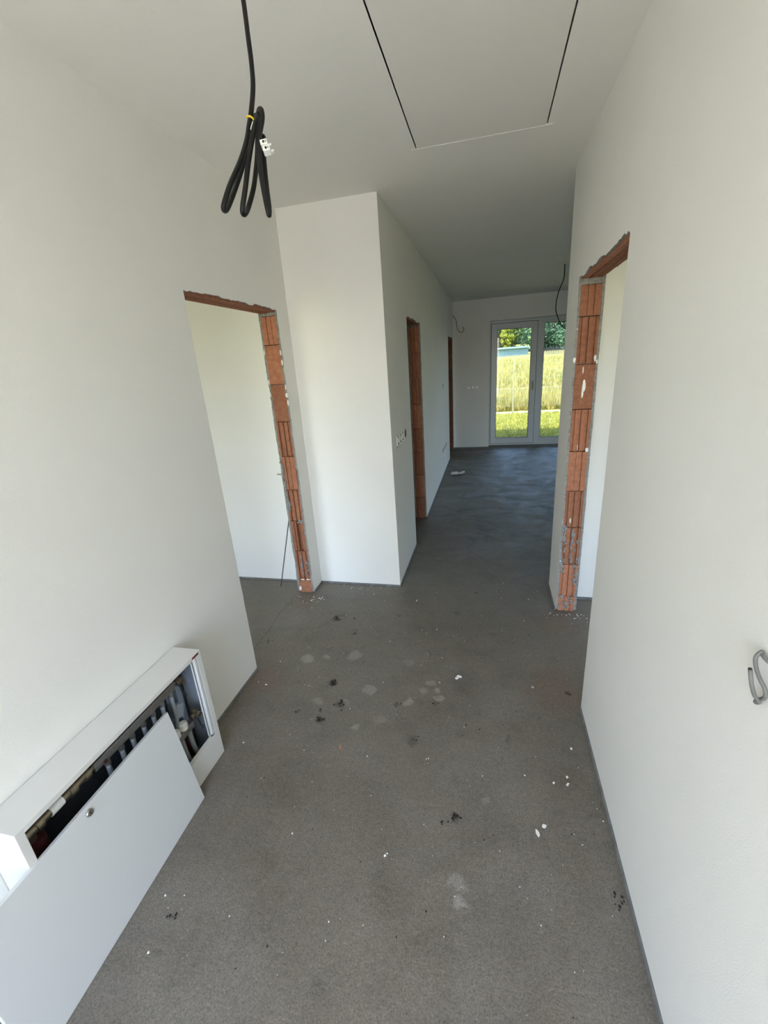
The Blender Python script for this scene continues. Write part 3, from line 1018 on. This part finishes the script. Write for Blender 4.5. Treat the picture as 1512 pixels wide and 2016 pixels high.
wall_box('junction_box', (XP, 3.477, 1.12), (1, 0, 0), 'round black empty wall box right beside the white triple switch', 'wall box')
wall_box('junction_box', (XP, 6.60, 1.30), (1, 0, 0), 'single round black wall box at mid height on far part of hallway wall', 'wall box')
for i, yy in enumerate((6.19, 6.42, 6.66, 6.90)):
    wall_box('junction_box', (XP, yy, 0.385), (1, 0, 0),
             ['pale covered wall box, first of the low row of four on hallway wall', 'black wall box second in the low row of four on hallway wall',
              'black wall box third in the low row of four on hallway wall', 'black wall box last in the low row of four, next to the far doorway'][i], 'wall box', i > 0, 'low row of wall boxes on the hallway wall')
for i, xx in enumerate((-0.375, -0.30, -0.225)):
    e = wall_box('wall_socket', (xx, YB, 1.138), (0, -1, 0),
                 ['white socket on the far wall, furthest from the window door, in a row of three', 'white socket on the far wall, middle one of the row of three', 'white socket on the far wall, nearest the window door in the row of three'][i],
                 'socket', False, 'sockets on the far wall')
    MB().box(xx - 0.012, xx + 0.012, YB - 0.006, YB - 0.0008, 1.126, 1.15).build('mechanism', STEEL, e)

wc = empty('wall_wire', (-0.62, YB, 2.30), 'thin grey wire hanging in a loop high on the far wall', 'wire')
wpts = [(-0.655, YB + 0.005, 2.41), (-0.640, YB - 0.03, 2.385), (-0.600, YB - 0.04, 2.328), (-0.582, YB - 0.04, 2.20), (-0.55, YB - 0.04, 2.135), (-0.515, YB - 0.04, 2.112), (-0.475, YB - 0.04, 2.125), (-0.462, YB - 0.04, 2.16), (-0.480, YB - 0.035, 2.20)]
MB().tube(catmull(wpts, 6), 0.006, 8).build('sheath', GREYCABLE, wc, smooth=True)

lw = empty('pendant_wire', (0.84, 6.06, HC), 'thin black wire dangling from the ceiling in front of the window door', 'wire')
lpts = [(0.841, 6.06, HC + 0.004), (0.840, 6.06, 2.482), (0.790, 6.06, 2.341), (0.768, 6.06, 2.176), (0.798, 6.06, 2.061), (0.844, 6.06, 1.972), (0.90, 6.06, 1.916), (0.95, 6.06, 1.90)]
MB().tube(catmull(lpts, 6), 0.0055, 8).build('sheath', BLACKCABLE, lw, smooth=True)

rd = MB().tube([(-1.640, 2.840, 0.002), (-1.517, 2.937, 0.608)], 0.0042, 8).build('steel_rod', ROD, None, smooth='auto')
tag(rd, 'thin dark steel rod leaning on the white wall beyond the left doorway', 'rod')

# ------------------------------------------------------------------ window door
WY = 8.715
win = tag(empty('window_1', (0.9, WY, 0)), kind='structure')
fr = MB()
fr.box(WX0, 0.045, WY, WY + 0.08, 0.01, WZ)
fr.box(1.785, WX1, WY, WY + 0.08, 0.01, WZ)
fr.box(0.045, 1.785, WY, WY + 0.08, 2.20, WZ)
fr.box(0.045, 1.785, WY, WY + 0.08, 0.01, 0.055)
fr.box(0.812, 0.905, WY, WY + 0.08, 0.055, 2.20)
bevel(fr.build('window_frame', UPVC, win), 0.004)


def sash(x0, x1, z0, z1, wside, wtop, wbot, yy, name):
    m = MB()
    m.box(x0, x0 + wside, yy, yy + 0.07, z0, z1)
    m.box(x1 - wside, x1, yy, yy + 0.07, z0, z1)
    m.box(x0 + wside, x1 - wside, yy, yy + 0.07, z0, z0 + wbot)
    m.box(x0 + wside, x1 - wside, yy, yy + 0.07, z1 - wtop, z1)
    s_ = bevel(m.build(name, UPVC, win), 0.004)
    sl = MB()
    a, b_, c_, d_ = x0 + wside, x1 - wside, z0 + wbot, z1 - wtop
    e_ = 0.006
    sl.box(a, a + e_, yy + 0.01, yy + 0.05, c_, d_); sl.box(b_ - e_, b_, yy + 0.01, yy + 0.05, c_, d_)
    sl.box(a, b_, yy + 0.01, yy + 0.05, c_, c_ + e_); sl.box(a, b_, yy + 0.01, yy + 0.05, d_ - e_, d_)
    sl.build('seal', SEAL, s_)
    MB().box(a, b_, yy + 0.028, yy + 0.034, c_, d_).build('glass_pane', GLASS, s_)
    return s_


gk = MB()  # seal gap drawn wide and dark as the shadow line round the sash
gy = WY - 0.0025
gk.box(0.020, 0.028, gy, WY, 0.037, 2.220); gk.box(0.822, 0.830, gy, WY, 0.037, 2.220)
gk.box(0.028, 0.822, gy, WY, 0.037, 0.045); gk.box(0.028, 0.822, gy, WY, 2.212, 2.220)
gk.build('gasket_shade_line', SEAL, win)
s1 = sash(0.028, 0.822, 0.045, 2.212, 0.098, 0.098, 0.105, WY - 0.022, 'door_sash')
s2 = sash(0.900, 1.785, 0.055, 2.20, 0.045, 0.03, 0.085, WY + 0.005, 'fixed_sash')
hm = MB()
hm.box(0.760, 0.790, WY - 0.034, WY - 0.022, 1.05, 1.19)
hm.tube([(0.775, WY - 0.034, 1.16), (0.775, WY - 0.07, 1.16), (0.775, WY - 0.075, 1.15), (0.775, WY - 0.075, 1.03)], 0.009, 8)
hm.build('door_handle', STEEL, s1)
# ------------------------------------------------------------------ outside
def terrain(y):
    return -0.03 if y < 14.05 else -0.03 + 0.052 * (y - 14.05) + 0.0000 * (y - 14.05) ** 2


tag(MB().box(-60, 60, YB + 0.42, 14.05, -0.3, -0.03).build('ground_lawn', SOIL), kind='structure')
tag(MB().box(-2.2, 1.4, -9, YF - 0.4, -0.3, -0.05).build('ground_paving', PAVE), kind='structure')
tag(MB().box(-60, -2.2, -60, YF - 0.4, -0.3, -0.06).build('ground_west', SOIL), kind='structure')
tag(MB().box(1.4, 60, -60, YF - 0.4, -0.3, -0.06).build('ground_east', SOIL), kind='structure')
hm = MB()
vs, fs = [], []
NY, NX = 30, 24
for j in range(NY):
    yy = 14.05 + (95 - 14.05) * j / (NY - 1)
    for i in range(NX):
        xx = -45 + 95 * i / (NX - 1)
        zz = terrain(yy) + (0 if j < 1 else 0.05 * math.sin(xx * 0.7 + yy) * math.sin(yy * 0.5))
        vs.append((xx, yy, zz))
for j in range(NY - 1):
    for i in range(NX - 1):
        a = j * NX + i
        fs.append((a, a + 1, a + NX + 1, a + NX))
hm.add(vs, fs)
tag(hm.build('ground_meadow', SOIL, None, smooth=True), kind='structure')


def blades(name, x0, x1, y0, y1, n, h0, h1, w, mat, label):
    ys = y0 + (y1 - y0) * R8.random(n) ** 1.3
    xs = x0 + (x1 - x0) * R8.random(n)
    hs = h0 + (h1 - h0) * R8.random(n)
    an = R8.random(n) * 2 * np.pi
    ln = R8.normal(0, 0.25, (n, 2)) * hs[:, None]
    z0 = np.array([terrain(q) for q in ys])
    dx, dy = np.cos(an) * w / 2, np.sin(an) * w / 2
    v = np.empty((n, 3, 3))
    v[:, 0] = np.stack([xs - dx, ys - dy, z0 - 0.01], 1)
    v[:, 1] = np.stack([xs + dx, ys + dy, z0 - 0.01], 1)
    v[:, 2] = np.stack([xs + ln[:, 0], ys + ln[:, 1], z0 + hs], 1)
    me = bpy.data.meshes.new(name)
    me.from_pydata(v.reshape(-1, 3).tolist(), [], np.arange(3 * n).reshape(-1, 3).tolist())
    me.materials.append(mat)
    o = bpy.data.objects.new(name, me)
    COL.objects.link(o)
    return tag(o, label, 'grass', kind='stuff')


blades('lawn_grass', -2.5, 5.0, YB + 0.5, 13.9, 45000, 0.03, 0.09, 0.012, LAWN, 'short green lawn outside the window door, in front of the wire fence')
blades('meadow_grass', -4, 8, 14.4, 18.5, 30000, 0.15, 0.5, 0.025, MEADOW, 'tall dry yellow meadow grass growing behind the wire fence')
blades('meadow_grass', -8, 15, 19.9, 36, 45000, 0.2, 0.6, 0.05, MEADOW, 'far dry meadow grass rising towards the trees')

# fence of welded wire panels on posts over a concrete base board
fe = empty('wire_fence', (1.0, 14.0, 0), 'wire mesh garden fence on thin posts over a pale concrete base board', 'fence')
FY = 14.0
px = [-4.3 + 2.5 * k for k in range(6)]
for k in range(6):
    MB().box(px[k] - 0.015, px[k] + 0.015, FY - 0.02, FY + 0.02, -0.05, 1.66).build('post', GALV, fe)
for k in range(5):
    a, b_ = px[k] + 0.03, px[k + 1] - 0.03
    m = MB()
    n = int((b_ - a) / 0.05)
    for i in range(n + 1):
        xx = a + (b_ - a) * i / n
        m.box(xx - 0.0025, xx + 0.0025, FY - 0.003, FY + 0.002, 0.16, 1.68)
    for zz in (0.2, 0.4, 0.6, 0.8, 1.0, 1.2, 1.4, 1.65):
        m.box(a, b_, FY - 0.008, FY - 0.003, zz - 0.003, zz + 0.003)
    m.build('wire_panel', GALV, fe)
    MB().box(a, b_, FY - 0.02, FY + 0.02, -0.08, 0.02).build('base_board', CONC, fe)

pth = MB().box(-20, 30, 18.8, 19.5, terrain(18.8) - 0.1, terrain(19.1) + 0.12).build('earth_ridge', CONC)
tag(pth, 'pale low ridge of ground across the meadow behind the fence', 'ridge')

# pale blue sheeting and dark pickets in front of the trees
shd = empty('garden_shed', (1.6, 45, terrain(45)), 'long low pale blue shed at the far edge of the meadow', 'shed')
MB().box(-6, 3.5, 45, 47, terrain(45) - 0.3, 2.22).build('wall', BLUEROOF, shd)
rf = MB()
rf.prism([(44.7, 2.22), (46, 2.32), (47.3, 2.22), (47.3, 2.28), (46, 2.39), (44.7, 2.28)], lambda a, b, d: (d, a, b), -6.2, 3.6)
rf.build('roof', BLUEROOF, shd)
pk = empty('picket_fence', (5, 43, terrain(43)), 'dark picket fence under the large tree behind the meadow', 'fence')
pm_ = MB()
for k in range(26):
    xx = 3.6 + k * 0.14
    MB().box(xx, xx + 0.06, 43, 43.03, terrain(43) - 0.1, 2.1 + 0.12 * (k % 2)).build('picket', BLACKP, pk)
MB().box(3.5, 7.3, 43.03, 43.07, 1.8, 1.9).build('rail', BLACKP, pk)


def tree(name, x, y, h, rx, mat, label, cat, n=5200, leaf=0.22, trunk=True, low=0.1):
    zb = terrain(y)
    e = empty(name, (x, y, zb), label, cat, 'trees beyond the meadow')
    rr = np.random.default_rng(int(abs(x * 100 + y * 7)))
    # clumps of leaves on the crown
    ncl = 46
    cen = rr.normal(0, 1, (ncl, 3))
    cen /= np.linalg.norm(cen, axis=1)[:, None]
    cen *= (0.55 + 0.4 * rr.random((ncl, 1)))
    cz = zb + h * (low + (1 - low) / 2)
    cen = cen * np.array([rx, rx * 0.8, h * (1 - low) / 2]) + np.array([x, y, cz])
    k = rr.integers(0, ncl, n)
    d = rr.normal(0, 1, (n, 3))
    d /= np.linalg.norm(d, axis=1)[:, None]
    rad = rx * 0.30 * (0.65 + 0.5 * rr.random(n))
    c = cen[k] + d * rad[:, None]
    c[:, 2] = np.maximum(c[:, 2], zb + 0.05)
    a = rr.normal(0, 1, (n, 3)); a /= np.linalg.norm(a, axis=1)[:, None]
    nn = d + 0.6 * rr.normal(0, 1, (n, 3))
    b = np.cross(nn, a); b /= np.linalg.norm(b, axis=1)[:, None] + 1e-9
    a = np.cross(b, nn); a /= np.linalg.norm(a, axis=1)[:, None] + 1e-9
    s = leaf * (0.6 + 0.8 * rr.random((n, 1)))
    v = np.stack([c - a * s * 0.5, c + b * s * 0.32, c + a * s * 0.5, c - b * s * 0.32], 1) - np.array([x, y, zb])
    me = bpy.data.meshes.new('foliage')
    me.from_pydata(v.reshape(-1, 3).tolist(), [], np.arange(4 * n).reshape(-1, 4).tolist())
    me.materials.append(mat)
    o = bpy.data.objects.new('foliage', me)
    o['kind'] = 'stuff'
    COL.objects.link(o)
    o.parent = e
    if trunk:
        m = MB()
        m.tube([(x, y, zb - 0.1), (x + 0.1, y, zb + h * 0.3), (x, y + 0.1, zb + h * 0.75)], [0.22, 0.16, 0.05], 8)
        for q in range(5):
            w = q * 1.3
            m.tube([(x, y, zb + h * (0.25 + 0.08 * q)), (x + rx * 0.5 * math.cos(w), y + rx * 0.4 * math.sin(w), zb + h * (0.4 + 0.09 * q))], [0.09, 0.03], 6)
        m.build('trunk', BARK, e, smooth=True)
    return e


tree('broadleaf_tree', 6.2, 52, 10.0, 3.4, LEAF_D, 'large dark green tree seen through the right pane of the window door', 'tree', 20000, 0.26, True, -0.25)
tree('broadleaf_tree', -6.0, 56, 10.0, 3.6, LEAF_M, 'rounded mid green tree furthest towards the left edge of the window door', 'tree', 18000, 0.28, True, -0.2)
tree('broadleaf_tree', 1.2, 61, 13.0, 4.0, LEAF_M, 'tall mid green tree behind the yellow bush and the shed', 'tree', 22000, 0.3, True, -0.2)
tree('broadleaf_tree', 11.5, 63, 14.0, 4.2, LEAF_M, 'tall green tree standing behind the large dark tree', 'tree', 18000, 0.3, True, -0.2)
tree('broadleaf_tree', 5.0, 80, 17.0, 7.0, LEAF_D, 'wide dark tree furthest away at the back of the row', 'tree', 24000, 0.4, True, -0.2)
tree('broadleaf_tree', 15.5, 53, 10.0, 3.4, LEAF_D, 'dark tree hidden behind the right wall beside the window door', 'tree', 12000, 0.3, True, -0.2)
tree('yellow_bush', 1.75, 50.0, 3.3, 0.62, LEAF_Y, 'bright yellow green bush above the blue shed roof', 'bush', 3500, 0.2, False, 0.0)
tree('green_bush', -0.9, 50.5, 3.8, 1.2, LEAF_M, 'light green bush left of the yellow bush behind the shed', 'bush', 4500, 0.2, False, 0.0)
tree('green_bush', 4.35, 47.0, 2.6, 0.7, LEAF_M, 'small green bush between the shed and the large dark tree', 'bush', 2500, 0.18, False, 0.0)

# ------------------------------------------------------------------ bits lying on the floor
def flake(name, x, y, L_, W_, rot, mat, label, cat, h=0.0022, z=0.0, group=None, curl=0.0):
    m = MB()
    ca, sa = math.cos(rot), math.sin(rot)
    n = 9
    top = []
    for k in range(n):
        w = 2 * PI * k / n
        q = 1 + random.uniform(-.16, .16)
        a, b_ = L_ / 2 * math.cos(w) * q, W_ / 2 * math.sin(w) * q
        top.append((a, b_))
    m.prism(top, lambda a, b, d: (x + a * ca - b * sa, y + a * sa + b * ca, z + d + curl * (a * a) / (L_ * L_ / 4)), 0.0002, h)
    o = m.build(name, mat)
    return tag(o, label, cat, group)


flake('plaster_flake', 0.193, 1.186, 0.026, 0.012, 2.0, CHIP, 'oval white plaster flake on the floor near the right wall, larger of two', 'flake', 0.003)
flake('plaster_flake', 0.219, 1.217, 0.018, 0.014, 0.4, CHIP, 'small rounded white plaster flake lying beside the larger oval flake', 'flake', 0.003)
cr = MB()
for k in range(7):
    cr.blob((-0.150 + random.uniform(-.016, .016), 1.974 + random.uniform(-.016, .016), 0.005), random.uniform(.004, .009), random.uniform(.003, .008), 0.005, 0.4)
tag(cr.build('plaster_crumb', CHIP), 'crumbled white plaster bit in the middle of the floor beside pale stains', 'crumb')
flake('brick_chip', -0.651, 1.422, 0.030, 0.010, 1.9, COPPER, 'orange brown brick sliver on the concrete floor near the cabinet', 'chip', 0.004)
flake('dry_leaf', 0.415, 1.933, 0.038, 0.018, -0.4, LEAFBR, 'dark brown dry leaf on the floor at the foot of the right wall', 'leaf', 0.003, curl=0.004)
ms = MB()
ms.tube([(-0.340, 2.160, 0.004), (-0.330, 2.125, 0.004), (-0.322, 2.130, 0.005), (-0.326, 2.155, 0.006)], 0.004, 6)
tag(ms.build('metal_scrap', STEEL), 'small bent metal scrap in the middle of the concrete floor', 'scrap')
pp = MB()
vs = []
for j in range(4):
    for i in range(6):
        vs.append((-0.55 + 0.20 * i / 5, 6.40 + 0.13 * j / 3 + 0.03 * i / 5, 0.006 + random.uniform(0, 0.03)))
pp.add(vs, [(j * 6 + i, j * 6 + i + 1, (j + 1) * 6 + i + 1, (j + 1) * 6 + i) for j in range(3) for i in range(5)])
po = pp.build('paper_scrap', PAPER)
sm_ = po.modifiers.new('thickness', 'SOLIDIFY'); sm_.thickness = 0.002
tag(po, 'crumpled pale paper scrap on the living room floor by the hallway wall', 'scrap')
clods = [(-1.02, 2.455, 'dark mud clod on the floor in front of the white pillar wall'),
         (-0.831, 1.834, 'dark mud smear clod, upper of three in a line left of the floor centre'),
         (-0.744, 1.682, 'dark mud clod, middle of three in a line left of the floor centre'),
         (-0.808, 1.561, 'dark mud clod, lowest of three in a line left of the floor centre'),
         (-0.101, 1.188, 'small dark clod pair in the middle of the near floor')]
for (x, y, lab) in clods:
    m = MB()
    for k in range(9):
        m.blob((x + random.gauss(0, .012), y + random.gauss(0, .014), 0.0028), random.uniform(.003, .009), random.uniform(.003, .010), random.uniform(.002, .004), 0.45)
    o = m.build('mud_clod', CLOD)
    tag(o, lab, 'mud', kind='thing')
# strewn crumbs: white plaster and dark grit
m = MB()
spots = [(-1.038, 2.88), (-.925, 2.805), (-1.319, 2.617), (-1.298, 2.656), (-1.207, 1.748), (.345, 1.433), (.368, 1.6), (-.243, 1.429), (-.344, 1.011), (.115, .995), (-1.047, .75), (-.992, .603), (-1.139, 1.36),
         (-.24, 1.915), (.24, 1.95), (.17, 1.42), (.33, 1.4), (.28, 1.41), (-1.24, 2.70), (-1.22, 2.71), (-.85, 2.80), (-.5, 2.75), (-1.2, 1.95), (-.92, 1.86), (-.55, 1.87), (.1, 2.45), (.3, 2.85), (.42, 2.70), (.44, 2.66), (-.3, 2.4)]
for (x, y) in spots:
    for k in range(random.choice((1, 1, 2))):
        r = random.uniform(.0022, .0052)
        m.blob((x + random.gauss(0, .006), y + random.gauss(0, .006), r * 0.5), r, r * random.uniform(.6, 1.5), r * 0.6, 0.35, 6, 3)
for k in range(260):
    y = random.uniform(.45, 3.4)
    x = random.uniform(-1.28 if y > 1.4 else -1.08, .44)
    r = abs(random.gauss(0, .0011)) + .0006
    m.blob((x, y, r * 0.5), r, r * random.uniform(.6, 1.4), r * 0.7, 0.3, 5, 3)
for k in range(45):
    r = random.uniform(.001, .004)
    if random.random() < .5:
        x, y = random.uniform(XL - 0.14, XL + .12), 2.72 - abs(random.gauss(0, .05))
    else:
        x, y = XP - random.random() * 0.6, YP - 0.012 - abs(random.gauss(0, .03))
    m.blob((x, y, r * .5), r, r, r * .7, 0.3, 5, 3)
for k in range(34):
    r = random.uniform(.001, .004)
    x, y = random.uniform(XR - 0.08, XR + .2), 2.70 - abs(random.gauss(0, .05))
    m.blob((x, y, r * .5), r, r, r * .7, 0.3, 5, 3)
tag(m.build('plaster_crumbs', CHIP), 'white plaster crumbs strewn over the bare concrete floor', 'crumbs', kind='stuff')
m = MB()
for (x, y) in [(-.326, 1.517), (-.439, 1.734), (-.252, 1.756), (-.845, 2.296), (-.86, 2.323), (-.074, 2.909), (-1.393, 2.149), (-1.39, 2.13), (-.99, .70), (.427, 1.02), (.42, 1.0), (-.95, 1.60), (-.83, 1.62), (-.15, 1.16), (-.99, 2.5), (-.9, 2.47), (-.3, 4.2), (.1, 5.1), (.2, 6.4), (-.3, 5.4)]:
    for k in range(5):
        r = random.uniform(.0018, .0045)
        m.blob((x + random.gauss(0, .010), y + random.gauss(0, .010), r * .4), r, r * random.uniform(.7, 1.6), r * .5, 0.4, 6, 3)
for k in range(220):
    x, y = random.uniform(-1.08, .44), random.uniform(.45, 4.5)
    r = abs(random.gauss(0, .0012)) + .0005
    m.blob((x, y, r * .4), r, r * random.uniform(.6, 1.8), r * .6, 0.4, 5, 3)
tag(m.build('dark_grit', CLOD), 'dark mud grit strewn over the bare concrete floor', 'grit', kind='stuff')
